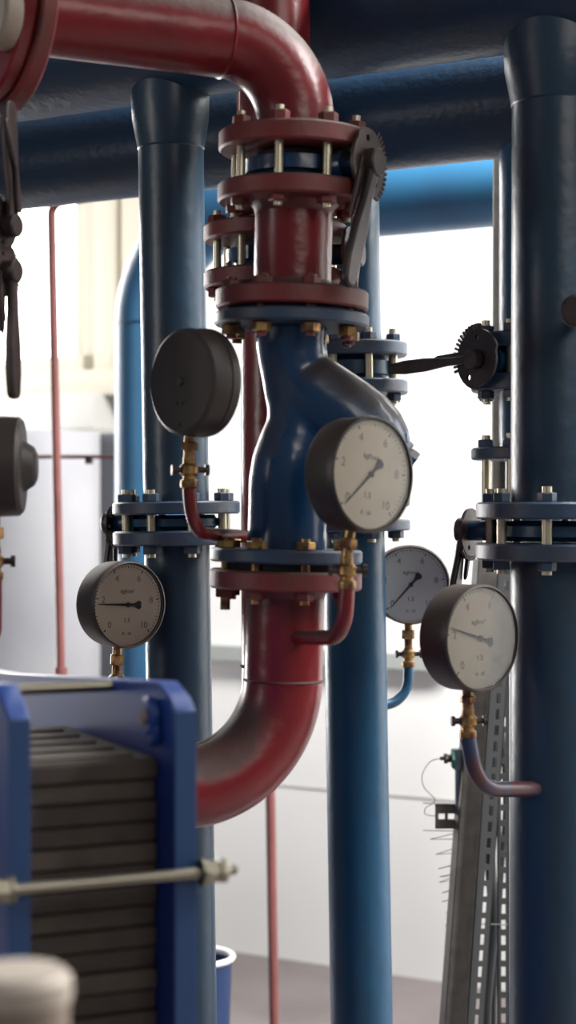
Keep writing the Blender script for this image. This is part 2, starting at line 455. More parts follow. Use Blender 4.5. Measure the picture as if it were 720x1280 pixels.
bm = nbm(); cyl(bm, .012, -.0, .02, Matrix.Translation((.115, 0, -.02)), 10); obj('clip', bm, IRON, t)

# ============================================================ HEADERS
def header(name, label, o, s0, s1, r, m, weld=()):
    t = thing(name, label, 'pipe', basis(o, U, (0, 0, 1)))
    bm = nbm(); cyl(bm, r, s0, s1, None, 96, 0, .002); obj('pipe_wall', bm, m, t)
    for w_ in weld:
        bm = nbm(); lathe(bm, [(r-.002, w_-.006), (r+.002, w_-.003), (r+.003, w_), (r+.002, w_+.003), (r-.002, w_+.006)], None, 96); obj('weld_seam', bm, m, t)
    return t
zf = Z(122, 3.1)+.118
header('header_pipe', 'thick dark blue horizontal header pipe nearest the camera along the top', Vector((X(212, 3.1), 3.1, zf)), -2.2, 1.6, .12, NAVY, (-.9,))
pm = Vector((X(438, 3.35), 3.35, 0)); zb = Z(217, 3.35)+.094
header('header_pipe', 'second dark blue horizontal header pipe, below and behind the thickest one', Vector((pm.x, pm.y, zb)), -2.6, 1.6, .094, NAVY, (.9,))

# third: horizontal pipe with an elbow down, far
oe = Vector((X(330, 4.6), 4.6, Z(262, 4.6))); r3 = .096; R3 = .28
cor = oe+U*((X(188, 1)*oe.y-oe.x)/(U.x-X(188, 1)*U.y))
t = thing('bent_blue_pipe', 'brightly lit blue far pipe that runs along behind the headers and bends down at left', 'pipe', Matrix.Translation((cor.x, cor.y, 0)))
bm = nbm(); base = Vector((cor.x, cor.y, 0))
tube(bm, fillet([(0, 0, 0), (0, 0, cor.z), Vector((0, 0, cor.z))+U*3.0], R3, 28), r3, 64); obj('pipe_wall', bm, mat('light_brightened_blue', (.03, .14, .27), .4, 0, ((.03, .11, .22), 5, .4, .7)), t)  # blue made paler to carry the strong light on this far pipe
for q in (Vector((0, 0, cor.z-R3)),):
    bm = nbm(); lathe(bm, [(r3-.002, -.006), (r3+.003, 0), (r3-.002, .006)], Matrix.Translation(q), 64); obj('weld_seam', bm, BLUE, t)

# ============================================================ VERTICAL BLUE PIPES
def saddle(par, r, ztop, m, k=1.28, h=.085):
    bm = nbm()
    lathe(bm, [(0, ztop-h), (r*1.01, ztop-h), (r*1.08, ztop-h*.75), (r*1.17, ztop-h*.4), (r*k, ztop), (r*k, ztop+.06), (0, ztop+.06)], None, 64)
    o = obj('saddle', bm, m, par)
    bm = nbm(); lathe(bm, [(r-.001, ztop-h-.004), (r*1.01+.001, ztop-h), (r-.001, ztop-h+.004)], None, 64); obj('weld_seam', bm, m, par)

def vpipe(label, a, s, D, r, top, sec, fl_r, m, upto, grp=None, bn=8, phase=.2, nutm=FLBLUE, studm=STEEL, ends=None):
    """sec: list of flange pairs (y top0, y top1, y bot0, y bot1) pixel rows"""
    at = lean(a, s, D); M0 = at(640)
    zl = lambda py: (640-py)/F*D
    zg = -EYE
    t = thing('riser_pipe', label, 'pipe', M0 @ Matrix.Translation((0, 0, zg)), grp)
    segs = []; lo = zg
    for (y0, y1, y2, y3) in sorted(sec, key=lambda q: -q[0]):
        segs.append((lo, zl(y3)+.004)); lo = zl(y0)-.004
    segs.append((lo, zl(upto)))
    if ends: segs[0] = (zl(ends), segs[0][1])
    for z0, z1 in segs:
        bm = nbm(); cyl(bm, r, z0-zg, z1-zg, None, 72); obj('pipe_wall', bm, m, t)
    for (y0, y1, y2, y3) in sec:
        flange(t, zl(y1)-zg, zl(y0)-zg, fl_r, FLBLUE); flange(t, zl(y3)-zg, zl(y2)-zg, fl_r, FLBLUE)
        bolts(t, fl_r-.021, zl(y3)-zg, zl(y0)-zg, bn, studm, nutm, phase)
    return t, at, zg

# left riser
t, atL, zg = vpipe('dark blue riser pipe at left, behind the exchanger, with a bolted flange pair halfway up', 220.5, .0152, 3.1, .0572, 128, [(627, 643, 663, 681)], .111, DIMBLUE, 110, phase=.35)
saddle(t, .0572, (640-118)/F*3.1-zg-.01, DIMBLUE, 1.2)
# right riser
D = 2.75
t, atR, zg = vpipe('wide dark blue riser pipe filling the right edge of the picture', 695.5, -.003, D, .0705, 70, [(628, 649, 679, 700)], .124, DIMBLUE, 50, phase=.5)
saddle(t, .0705, (640-50)/F*D-zg-.01, DIMBLUE, 1.18, .09)
# middle riser
DM = 3.35
t, atM, zg = vpipe('blue riser pipe in the middle, standing right behind the red pipe elbow', 441.5, .0165, DM, .0585, 200, [(430, 447, 477, 494), (620, 634, 650, 664)], .107, BLUE, 180, phase=.36)
# rear right riser
DR = 3.17
t, atRR, zg = vpipe('slim blue riser pipe mostly hidden behind the wide pipe at right', 662, 0, DR, .0545, 180, [(419, 437, 470, 490), (560, 575, 640, 655)], .104, BLUE, 175, phase=.25, ends=658)

# valves between those flanges
def zat(atf, py): return atf(py)
lever_valve('butterfly_valve', 'dark lever valve with a notched plate, its handle pointing left, beside the wide right pipe', atRR(453.5), (-.80, -.60), .124, .017, .063, .08, .058, (-.225, -.004), BLUE, math.radians(142), handle_w=.012)
lever_valve('butterfly_valve', 'blue wafer valve on the middle riser at the height of the pointing handle', atM(462), (-.6, .8), .13, .02, .05, .08, .05, (.12, -.14), BLUE, 1.5)
lever_valve('butterfly_valve', 'blue wafer valve low on the middle riser behind the large dial gauge', atM(642), (-.6, .8), .13, .02, .05, .08, .03, (.12, -.14), BLUE, 1.5)
lever_valve('butterfly_valve', 'dark valve with round plate between the flanges of the wide right pipe', atR(664), (-.86, .5), .145, .02, .048, .09, .032, (.05, -.15), BLUE, 4.5, handle_w=.014)
lever_valve('butterfly_valve', 'dark valve between the flange pair of the left riser above a gauge', atL(653), (-.9, .43), .122, .02, .045, .082, .026, (.02, -.15), BLUE, 4.5)

# ============================================================ RED FRONT LINE
DF = 2.6
aF = lean(359, -.0225, DF)
zf_ = lambda py0, py: (py0-py)/F*DF
PR = .0568
L = Vector((.928, .372, 0)).normalized()
# top: horizontal run, elbow, flange
b0 = 192
t = thing('red_elbow_pipe', 'glossy red pipe coming from upper left and bending down into the bolted flange', 'pipe', aF(b0))
LT = Vector((.925, .38, 0)).normalized()
zc = zf_(b0, 59)
bm = nbm(); tube(bm, fillet([(0, 0, 0), (0, 0, zc), Vector((0, 0, zc))-LT*.60], .117, 30), PR, 72); obj('pipe_wall', bm, RED, t)
flange(t, 0, zf_(b0, 168), .1125, REDDULL)
for q, dirv in ((Vector((0, 0, zc-.117)), Vector((0, 0, 1))), (Vector((0, 0, zc))-LT*.117, LT)):
    bm = nbm(); lathe(bm, [(PR-.002, -.005), (PR+.0022, 0), (PR-.002, .005)], basis(q, dirv), 64); obj('weld_seam', bm, RED, t)
# end flange near top left corner
EF = basis(Vector((0, 0, zc))-LT*.43, (-.86, -.54, 0), (0, 0, 1))
bm = nbm(); lathe(bm, [(0, -.012), (.141, -.012), (.144, -.009), (.144, .009), (.141, .012), (0, .012)], EF, 80); obj('flange', bm, REDDULL, t)
bm = nbm(); lathe(bm, [(PR, -.05), (PR*1.1, -.03), (PR*1.2, -.012), (PR, -.012)], EF, 48); obj('flange_neck', bm, RED, t)
bm = nbm(); lathe(bm, [(0, .012), (.128, .012), (.131, .015), (.131, .03), (.128, .034), (0, .034)], EF, 80); obj('end_plate', bm, RED, t)
# round pale dial in front of it
wM = aF(b0)
EW = wM @ EF; pn = EW.to_3x3() @ Vector((0, 0, 1)); p0_ = EW @ Vector((0, 0, .056)); ry = P(-6, 17, 1.0)-Vector((0, 0, EYE))
gc = Vector((0, 0, EYE))+ry*((p0_-Vector((0, 0, EYE))).dot(pn)/ry.dot(pn))
gt = thing('dial_thermometer', 'round pale dial cut off by the top left corner in front of red disc', 'thermometer', basis(gc, pn, (0, 0, 1)))
bm = nbm(); lathe(bm, [(0, -.022), (.044, -.022), (.046, -.018), (.046, .0), (.041, .003), (.037, 0), (0, 0)], None, 56); obj('case', bm, TAUPE, gt)
bm = nbm(); cyl(bm, .036, 0, .002, None, 48); obj('dial', bm, DIMDIAL, gt)
bm = nbm(); cyl(bm, .012, -.03, -.02, None, 16); obj('mounting_stud', bm, BRASS, gt)
bolts(t, .0905, zf_(b0, 252), zf_(b0, 168), 8, STEEL, REDDULL, phase=.53, rod=.0062, nh=.015)

lever_valve('butterfly_valve', 'blue wafer valve clamped between upper red flanges, dark notched lever hanging down right', aF(212), (.86, -.5), .118, .021, .060, .074, .040, (-.075, -.185), VBLUE, math.radians(2), handle_w=.017)

b0 = 388
t = thing('red_spool_pipe', 'short glossy red flanged spool between blue wafer valve and blue strainer', 'pipe', aF(b0))
bm = nbm(); cyl(bm, PR, .01, zf_(b0, 240), None, 72); obj('pipe_wall', bm, RED, t)
flange(t, zf_(b0, 256), zf_(b0, 233), .1125, REDDULL, hub=(zf_(b0, 268), PR))
flange(t, 0, zf_(b0, 364), .112, REDDULL, hub=(zf_(b0, 352), PR))
bm = nbm(); cyl(bm, .09, -.004, .0, None, 56); obj('gasket', bm, GASKET, t)

# blue strainer
b0 = 708
S1 = DF/F
t = thing('blue_strainer_valve', 'glossy blue Y-shaped cast valve body behind the large dial gauge', 'valve', aF(b0))
bm = nbm()
hz = zf_(b0, 409); 
main = [(0, .02), (.053, .02), (.0535, zf_(b0, 640)), (.0545, zf_(b0, 600)), (.053, zf_(b0, 570)), (.047, zf_(b0, 535)), (.046, zf_(b0, 515)), (.049, zf_(b0, 490)), (.0515, zf_(b0, 460)), (.053, zf_(b0, 430)), (.053, hz), (0, hz)]
cl = [(0, 700, 50), (0, 640, 49), (-1, 600, 48), (1, 575, 46), (6, 550, 42), (11, 528, 39), (11, 508, 39), (8, 485, 41), (4, 455, 43), (0, 430, 44), (0, 412, 45), (0, 405, 45)]
tube(bm, [(a_*S1, 0, zf_(b0, y_)) for a_, y_, r_ in cl], [r_*S1 for a_, y_, r_ in cl], 64)
ax0 = Vector((-10*S1, 0, zf_(b0, 462))); ax1 = Vector((138*S1, -.008, zf_(b0, 570)))
d_ = (ax1-ax0); ln = d_.length
B = basis(ax0, d_, (0, 1, 0))
lathe(bm, [(0, 0), (.03, .0), (.048, .02), (.056, .05), (.060, ln*.5), (.060, ln*.68), (.054, ln*.82), (.042, ln*.93), (.030, ln*.99), (0, ln)], B, 64)
vb = obj('valve_body', bm, VBLUE, t)
rm = vb.modifiers.new('remesh', 'REMESH'); rm.mode = 'VOXEL'; rm.voxel_size = .0028; rm.use_smooth_shade = True
sm = vb.modifiers.new('smooth', 'SMOOTH'); sm.factor = .6; sm.iterations = 14
bm = nbm(); cyl(bm, .030, ln-.008, ln+.006, B, 48, 0, .003)
obj('strainer_cover', bm, FLBLUE, t)
bm = nbm(); hexnut(bm, .024, ln+.006, ln+.022, B, 0); obj('drain_plug', bm, VBLUE, t)
flange(t, zf_(b0, 409), zf_(b0, 393), .1135, FLBLUE)
flange(t, zf_(b0, 703), zf_(b0, 686), .1115, FLBLUE)
bm = nbm(); cyl(bm, .09, zf_(b0, 711), zf_(b0, 703), None, 56); obj('gasket', bm, GASKET, t)

def yb(par, R, zlo, zhi, n, phase, topm, botm, drop=0):
    for k in range(n):
        a = phase+2*PI*k/n; M = Matrix.Translation((R*math.cos(a), R*math.sin(a), 0)) @ Matrix.Rotation(a, 4, 'Z')
        bm = nbm(); cyl(bm, .0075, zlo-.02-drop*(k == 4), zhi+.016, M, 12, 0)
        hexnut(bm, .0145, zhi, zhi+.012, M, 0); hexnut(bm, .0145, zlo-.014, zlo, M, 1)
        obj('bolt', bm, [topm, botm], par)
yb(t, .091, zf_(b0, 410), zf_(b0, 365), 8, .30, REDDULL, BRASS)

b0 = 735
t = thing('red_elbow_pipe', 'glossy red pipe below the strainer bending left into the exchanger', 'pipe', aF(b0))
LB = Vector((.906, .423, 0)).normalized()
ze = zf_(b0, 850); Re = .152
bm = nbm(); tube(bm, fillet([(0, 0, .0), (0, 0, ze-Re), Vector((0, 0, ze-Re))-LB*.385], Re, 30), PR+.0005, 72); obj('pipe_wall', bm, RED, t)
flange(t, zf_(b0, 736), zf_(b0, 712), .1115, REDDULL, hub=(zf_(b0, 748), PR))
bm = nbm(); lathe(bm, [(PR-.002, -.005), (PR+.0026, 0), (PR-.002, .005)], Matrix.Translation((0, 0, ze)), 64); obj('weld_seam', bm, RED, t)
yb(t, .091, 0, zf_(b0, 686), 8, .30, BRASS, REDDULL, .012)

# ============================================================ RED REAR LINE
DB = 2.78
aB = lean(345, .002, DB); PRB = .0545
zb_ = lambda p0, py: (p0-py)/F*DB
b0 = 296
t = thing('red_riser_pipe', 'red pipe rising out of the top of the picture behind the front elbow', 'pipe', aB(303))
bm = nbm(); cyl(bm, PRB, .0, zb_(303, -220), None, 64); obj('pipe_wall', bm, RED, t)
flange(t, 0, zb_(303, 283), .1125, REDDULL)
bolts(t, .092, zb_(303, 362), zb_(303, 283), 8, STEEL, REDDULL, phase=.2, rod=.0062)
lever_valve('butterfly_valve', 'blue wafer valve of the rear red line between flanges at left of the spool', aB(322), (.9, -.3), .12, .02, .05, .078, .04, (-.06, -.15), VBLUE, 0)
b0 = 690
t = thing('red_rear_pipe', 'red pipe running down behind the blue strainer and bending left beside the exchanger', 'pipe', aB(b0))
bm = nbm(); ze = zb_(b0, 832)
tube(bm, fillet([(0, 0, zb_(b0, 345)), (0, 0, ze-.17), Vector((0, 0, ze-.17))-LB*.46], .152, 28), PRB, 64); obj('pipe_wall', bm, RED, t)
flange(t, zb_(b0, 362), zb_(b0, 341), .1125, REDDULL)
bm = nbm(); lathe(bm, [(PRB-.002, -.005), (PRB+.0026, 0), (PRB-.002, .005)], Matrix.Translation((0, 0, ze)), 64); obj('weld_seam', bm, RED, t)

# ============================================================ GAUGES
GRP = None
# back-turned gauge
gb, foot = gauge('black pressure gauge seen from behind, hanging left of the blue strainer', 257, 479, 2.5, .0765, math.radians(131), 225, stem=.028, depth=.045, case=BROWNBLK, tilt=math.radians(-3))
p2 = P(262, 600, foot.y); 
siphon('maroon siphon pipe with brass cock curving under the back-turned gauge', foot, [Vector((foot.x+.004, foot.y, Z(666, foot.y)))]+[P(322, 672, 2.75)], .0095, RED, .05, (1, .2), .045)
# large gauge front
g2, foot = gauge('large cream dial gauge with needle at lower left, in front of blue strainer', 465, 593, 2.4, .0795, math.radians(43), 222, stem=.034, tilt=math.radians(9))
f2 = foot
siphon('red siphon pipe with brass cock below the large cream gauge, curving left into red pipe', foot, [P(430, 797, foot.y), P(366, 797, DF-.035)], .0108, RED, .045, (1, .1), .045)
g3, foot = gauge('cream dial gauge at left with needle pointing straight left, above the exchanger', 161, 756, 2.97, .0735, math.radians(39), 271, tilt=math.radians(2), dial=DIALC)
siphon('siphon pipe under the left gauge, running behind the exchanger to the left riser', foot, [Vector((foot.x+.003, foot.y, Z(905, foot.y))), P(226, 915, 3.06)], .0095, REDTHIN, .04, (.3, -.95), .035)
g4, foot = gauge('far bluish dial gauge between middle riser and right gauge, needle lower left', 514, 731, 3.4, .0765, math.radians(8), 222, dial=DIALB, depth=.05)
siphon('blue siphon pipe with red cock handle under the far bluish gauge', foot, [Vector((foot.x, foot.y, Z(879, foot.y))), P(450, 883, 3.39)], .0098, BLUE, .05, (1, .1), .04)
g5, foot = gauge('cream dial gauge beside the wide right pipe with needle pointing up left', 602, 798, 2.58, .0790, math.radians(41), 288, stem=.026, tilt=math.radians(-2), numbers=('0', '2', '4', '6', '8', '10'))
siphon('blotchy siphon pipe curving right from under the right gauge into wide pipe', foot, [Vector((foot.x+.014, foot.y, Z(987, foot.y))), P(690, 986, 2.72)], .0118, RUSTY, .055, (1, .1), .045)

# gauge at left edge seen edge-on
c = P(4, 583, 2.4); t = thing('pressure_gauge', 'black gauge seen edge-on at the left edge of the picture', 'gauge', Matrix.Translation(c-Vector((0, 0, .11))))
Ml = Matrix.Translation((0, 0, .11)) @ basis((0, 0, 0), (1, .04, 0), (0, 0, 1))
bm = nbm(); lathe(bm, [(0, -.045), (.072, -.045), (.075, -.04), (.075, -.03), (.069, -.026), (.067, .022), (.062, .027), (.035, .028), (.026, .042), (.018, .046), (0, .046)], Ml, 72); obj('case', bm, BROWNBLK, t, ang=20)
bm = nbm(); cyl(bm, .066, -.047, -.045, Ml, 48); obj('dial', bm, DIALC, t)
bm = nbm(); S = Matrix.Translation((-.012, 0, 0)); cyl(bm, .008, 0, .045, S, 16); hexnut(bm, .013, .012, .028, S); obj('stem', bm, BRASS, t)
foot = c-Vector((.012, 0, .11))
siphon('red siphon with cock under the edge-on gauge at the left edge', foot, [foot+Vector((-.0, 0, -.13)), foot+Vector((-.09, .02, -.15))], .0105, RED, .03, (1, .1), .045)

# ============================================================ LEFT EDGE RED LINE WITH LEVERS
DL = 2.4
aE = lean(-60, 0, DL); zl = lambda p0, py: (p0-py)/F*DL
t = thing('red_branch_pipe', 'red flanged branch pipe just outside the left edge, its bolts showing', 'pipe', aE(760))
for a_, b_ in ((760, 395), (355, 312), (262, 190)):
    bm = nbm(); cyl(bm, .03, zl(760, a_), zl(760, b_), None, 40); obj('pipe_wall', bm, RED, t)
for a_, b_ in ((258, 272), (302, 316), (350, 364), (388, 402)):
    flange(t, zl(760, b_), zl(760, a_), .072, REDDULL)
for a_, b_ in ((258, 316), (350, 402)):
    bolts(t, .058, zl(760, b_), zl(760, a_), 6, STEEL, IRON, .1, .006, .012, .012)
lever_valve('butterfly_valve', 'upper dark lever valve at the left edge, its forked handle pointing up', aE(287), (.93, -.36), .080, .016, .040, .055, .03, (-.012, .165), RED, math.radians(160), handle_w=.015, fork=True)
lever_valve('butterfly_valve', 'lower dark lever valve at the left edge, its long handle hanging down', aE(343), (.93, -.36), .080, .016, .040, .05, .02, (.004, -.17), RED, math.radians(15), handle_w=.013)

# ============================================================ THIN PIPES
D = 4.6
a = P(64, 255, D); b = P(76, 840, D)
bt = P(76+5, 1200, D)
t = thing('thin_red_pipe', 'thin dull red vertical pipe at left in front of window and tank', 'pipe', Matrix.Translation((bt.x+.01, D, 0)))
o = Vector((bt.x+.01, D, 0))
bm = nbm(); tube(bm, fillet([(0, 0, 0), b-o, a-o, a-o+U*.7+Vector((0, 0, .03))], .03, 8), .0115, 16); obj('pipe_wall', bm, REDTHIN, t)
bm = nbm(); cyl(bm, .017, -.012, .012, Matrix.Translation(b-o), 12); obj('coupling', bm, REDTHIN, t)
a = P(335, 860, D); b = P(343, 1290, D); o = Vector((P(344, 1330, D).x, D, 0))
t = thing('thin_red_pipe', 'thin dull red vertical pipe under the red elbow, beside the middle riser', 'pipe', Matrix.Translation(o))
bm = nbm(); tube(bm, [(0, 0, 0), b-o, P(333, 700, D)-o, P(331, 280, D)-o], .0125, 16); obj('pipe_wall', bm, REDTHIN, t)
bm = nbm(); lathe(bm, [(0, 0), (.03, 0), (.03, .006), (0.014, .008), (0, .008)], None, 20); obj('floor_plate', bm, REDTHIN, t)
bm = nbm(); a = P(298, 95, 3.0); tube(bm, [(0, 0, 0), (0, 0, .16)], .0025, 8)
tag(obj('hanging_rod', bm, REDTHIN, None, M=Matrix.Translation(P(298, 175, 3.15))), 'thin rod seen against the headers left of the upper red flange', 'rod')

# ============================================================ PLATE HEAT EXCHANGER
W = Vector((-.423, .906, 0)); Lx = Vector((.906, .423, 0))
pl = Vector((X(38, 1.8), 1.8, 0)); pr = Vector((X(217, 1.866), 1.866, 0))
ML = Matrix(((Lx.x, W.x, 0, pl.x), (Lx.y, W.y, 0, pl.y), (0, 0, 1, 0), (0, 0, 0, 1)))   # x along the pack, y deep, z up
sep = (pr-pl).dot(Lx)
t = thing('plate_heat_exchanger', 'blue framed plate heat exchanger with steel tie rod in the lower left corner', 'heat exchanger', ML)
zt = Z(888, 1.866); zh = Z(850, 1.93)
def side(w, z): return (w, z)
MR = Matrix(((0, 0, 1, 0), (1, 0, 0, 0), (0, 1, 0, 0), (0, 0, 0, 1)))  # (y,z) polygon extruded along x
bm = nbm(); poly = [(0, .25), (0, zt), (.012, zt+.012), (.05, zh), (.62, zh-.038), (.95, zh-.05), (.95, .25)]
prism(bm, poly, sep, sep+.0245, MR); obj('frame_plate', bm, EXBLUE, t, bevel=.002)
bm = nbm(); box(bm, sep, sep+.0245, -.004, .0, .25, zt-.001); obj('plate_edge_strip', bm, EXEDGE, t, False, .0008)
bm = nbm(); zt2 = Z(897, 1.8)
poly = [(0, .25), (0, zt2), (.01, zt2+.008), (.045, zt2+.03), (.30, zt2+.02), (.30, .25)]
prism(bm, poly, -.0235, 0, MR); obj('pressure_plate', bm, EXBLUE, t, bevel=.002)
bm = nbm(); box(bm, -.0235, -.001, -.004, 0, .25, zt2-.001); obj('plate_edge_strip', bm, EXEDGE, t, False, .0008)
# plate pack with horizontal corrugation
zp = Z(950, 1.90)
bm = nbm(); x0, x1 = .004, sep-.002
h = .0225; z = zp; k = 0
ys, ye = .045, .36
while z > .26:
    jit = random.uniform(-.0015, .0015); 
    box(bm, x0, x1, ys+jit+(.004 if k % 2 else 0), ye, z-h*.86, z, None, 1 if k % 3 == 1 else 0)
    box(bm, x0+.001, x1-.001, ys+.008, ye-.004, z-h, z-h*.82, None, 2)
    z -= h; k += 1
obj('plate_pack', bm, [PLATES, PLATES2, GASKET], t, False, .0012)
bm = nbm(); box(bm, x0+.002, x1-.002, ys+.004, ye, zp, zp+.002)
for i in range(5): box(bm, x0+.012, x1-.02, ys+.02+i*.06, ys+.035+i*.06, zp+.002, zp+.005)
obj('pack_top', bm, PLATES2, t, False)
# upper guide rod
zr = Z(857, 2.043)-.0; 
bm = nbm(); B = basis((-.03, .195, zr), (1, 0, 0)); cyl(bm, .0065, 0, .03+sep, B, 20); obj('guide_rod', bm, RODM, t)
# tie rod with nuts
zr = Z(1099, 1.83); y = -.014
bm = nbm(); B = basis((0, y, zr), (1, 0, 0)); cyl(bm, .0058, -.045, sep+.065, B, 20, 0); tr_ = obj('tie_rod', bm, RODM, t)
for a_, b_ in ((-.038, -.022), (sep+.0245, sep+.044)):
    bm = nbm(); cyl(bm, .0145, a_+(.0 if a_ > 0 else .012), a_+(.004 if a_ > 0 else .016), B, 24); hexnut(bm, .0125, a_, b_, B); hexnut(bm, .0135, b_ if a_ > 0 else a_-.010, b_+.010 if a_ > 0 else a_, B); obj('nut', bm, RODM, tr_)
# round roller boss at the top corner of the frame plate
bm = nbm(); B = basis((sep, .055, Z(893, 1.93)), (-1, 0, 0)); cyl(bm, .021, 0, .012, B, 32, 0, .003); bs = obj('boss', bm, EXBLUE, t)
bm = nbm(); cyl(bm, .010, .012, .017, B, 6); obj('boss_bolt', bm, TAUPE, bs)
bm = nbm(); B = basis((sep, .05, Z(912, 1.93)), (-1, 0, 0)); cyl(bm, .016, 0, .01, B, 28, 0, .003); obj('boss', bm, EXBLUE, t)
for yy in (.03, .27, .90):
    bm = nbm()
    if yy < .6: box(bm, -.022, -.002, yy-.02, yy+.02, 0, .25)
    else: box(bm, sep, sep+.02, yy-.02, yy+.02, 0, .25)
    obj('foot', bm, EXBLUE, t, False, .002)
bm = nbm(); box(bm, sep, sep+.02, .01, .05, 0, .25); obj('foot', bm, EXBLUE, t, False, .002)

# blurry capped post right in front
D = 1.22; p = P(22, 1212, D); r = 68/F*D
t = thing('capped_post', 'blurred beige post with a pale cap in the bottom left corner', 'post', Matrix.Translation((p.x, D, 0)))
bm = nbm(); cyl(bm, r*.94, 0, p.z-.02, None, 48); obj('post', bm, TAUPE, t)
bm = nbm(); lathe(bm, [(0, p.z-.02), (r, p.z-.02), (r, p.z-.006), (r-.006, p.z), (0, p.z+.002)], None, 48); obj('cap', bm, CREAM, t)

# bucket behind the left riser
D = 4.4; p = P(243, 1196, D); r = 48/F*D
t = thing('blue_bucket', 'blue bucket with a white rim on the floor behind the left riser', 'bucket', Matrix.Translation((p.x, D, 0)))
bm = nbm(); lathe(bm, [(0, 0), (r*.84, 0), (r*.97, p.z-.02), (r*.99, p.z-.01), (r*.96, p.z-.01), (r*.82, .01), (0, .01)], None, 56); obj('bucket_shell', bm, mat('bucket_blue', (.008, .03, .10), .35), t)
bm = nbm()
pts = [Vector((r*math.cos(k*PI/24), r*math.sin(k*PI/24), p.z)) for k in range(49)]
tube(bm, pts, .007, 10); obj('rim', bm, WHITEP, t)

# ============================================================ STRUTS AND CABLES AT RIGHT
def along(p0, p1, face=(0, -1, 0)):
    """frame whose z runs p0 to p1, x to the right, y away from camera"""
    z = (p1-p0).normalized(); y = -Vector(face); x = y.cross(z).normalized(); y = z.cross(x)
    M = Matrix(((x.x, y.x, z.x, p0.x), (x.y, y.y, z.y, p0.y), (x.z, y.z, z.z, p0.z), (0, 0, 0, 1)))
    return M, (p1-p0).length
def perforated(bm, w, Ln, pitch, slot_w, slot_l, th=.0025, leg=.02, off=0):
    a, b = -w/2, w/2; s0 = off-slot_w/2; s1 = off+slot_w/2
    box(bm, a, s0, 0, th, 0, Ln); box(bm, s1, b, 0, th, 0, Ln)
    z = 0
    while z < Ln:
        box(bm, s0, s1, 0, th, z, min(z+pitch-slot_l, Ln)); z += pitch
    if leg:
        box(bm, a, a+th, 0, leg, 0, Ln); box(bm, b-th, b, 0, leg, 0, Ln)
D = 3.6
def floor_pt(px, D): return Vector((X(px, D), D, 0))
# leaning strut
p0 = P(569, 1290, D); p1 = P(612, 700, D)
d = (p1-p0).normalized(); p0 = p0-d*(p0.z/d.z)
M, Ln = along(p0, p1, (.3, -.95, 0))
t = thing('leaning_strut', 'dull brown grey metal strut leaning beside the wide right pipe', 'strut', M)
bm = nbm(); box(bm, -.024, .024, 0, .003, 0, Ln); box(bm, -.024, -.021, 0, .03, 0, Ln); box(bm, .021, .024, 0, .03, 0, Ln); obj('strut_channel', bm, GALV, t, False, .0008)
p0 = P(594, 1290, D-.02); p1 = P(634, 700, D-.02); d = (p1-p0).normalized(); p0 = p0-d*(p0.z/d.z)
M, Ln = along(p0, p1, (.25, -.95, 0))
t = thing('perforated_channel', 'leaning perforated steel channel with bright slots next to brown strut', 'channel', M)
bm = nbm(); perforated(bm, .036, Ln, .0325, .0085, .021, off=.002, leg=.004); obj('channel_strip', bm, GALVD, t, False)
# vertical perforated channel
D = 3.7
p0 = floor_pt(629.5, D); M, Ln = along(p0, Vector((X(629, D), D, Z(700, D))), (0, -1, 0))
t = thing('perforated_channel', 'upright perforated channel with a row of slots close against wide pipe', 'channel', M)
bm = nbm(); perforated(bm, .026, Ln, .0325, .009, .0195, leg=.004); obj('channel_strip', bm, GALVD, t, False)
# upper upright strut at right from header down
D = 3.45
p0 = P(624, 640, D); p1 = P(626, 190, D); M, Ln = along(p0, p1, (0, -1, 0))
t = thing('upright_strut', 'slim grey green upright strut beside the top of the wide right pipe', 'strut', M)
bm = nbm(); box(bm, -.014, .014, 0, .003, 0, Ln); box(bm, -.014, -.011, -.012, .012, 0, Ln); obj('strut_channel', bm, GALV, t, False)
bm = nbm(); box(bm, .011, .016, -.006, .012, 0, Ln); obj('white_edge_strip', bm, WHITEP, t, False)
# cables
D = 3.75
cab = [P(628, 560, D), P(624, 800, D), P(620, 900, D), P(613, 1000, D), P(613, 1080, D), P(617, 1150, D), P(611, 1220, D), P(607, 1290, D)]
cab.append(Vector((cab[-1].x, D, 0)))
def smoothpts(pts, n=8):
    out = []
    q = [pts[0]]+pts+[pts[-1]]
    for i in range(1, len(q)-2):
        for k in range(n):
            s = k/n; a, b, c_, d_ = q[i-1], q[i], q[i+1], q[i+2]
            out.append(.5*((2*b)+(c_-a)*s+(2*a-5*b+4*c_-d_)*s*s+(3*b-a-3*c_+d_)*s**3))
    out.append(pts[-1]); return out
bm = nbm(); o = cab[-1].copy(); tube(bm, smoothpts([q-o for q in cab]), .0115, 14)
tag(obj('black_cable', bm, RUBBER, None, M=Matrix.Translation(o)), 'thick black cable hanging in a slack curve between the perforated channels', 'cable', 'black cables')
cab = [P(618, 640, 3.8), P(622, 760, 3.8), P(627, 900, 3.8), P(632, 1000, 3.8), P(626, 1100, 3.8), P(618, 1230, 3.8), P(617, 1290, 3.8)]; cab.append(Vector((cab[-1].x, 3.8, 0)))
bm = nbm(); o = cab[-1].copy(); tube(bm, smoothpts([q-o for q in cab]), .006, 12)
tag(obj('black_cable', bm, RUBBER, None, M=Matrix.Translation(o)), 'thinner black cable partly hidden behind the upright perforated channel', 'cable', 'black cables')
bm = nbm(); a = P(592, 1155, 3.7); b = P(635, 1156, 3.7); tube(bm, [Vector(), b-a], .0012, 8)
tag(obj('tie_wire', bm, WIREM, None, M=Matrix.Translation(a)), 'thin wire stretched between the leaning and upright channels low at right', 'wire')

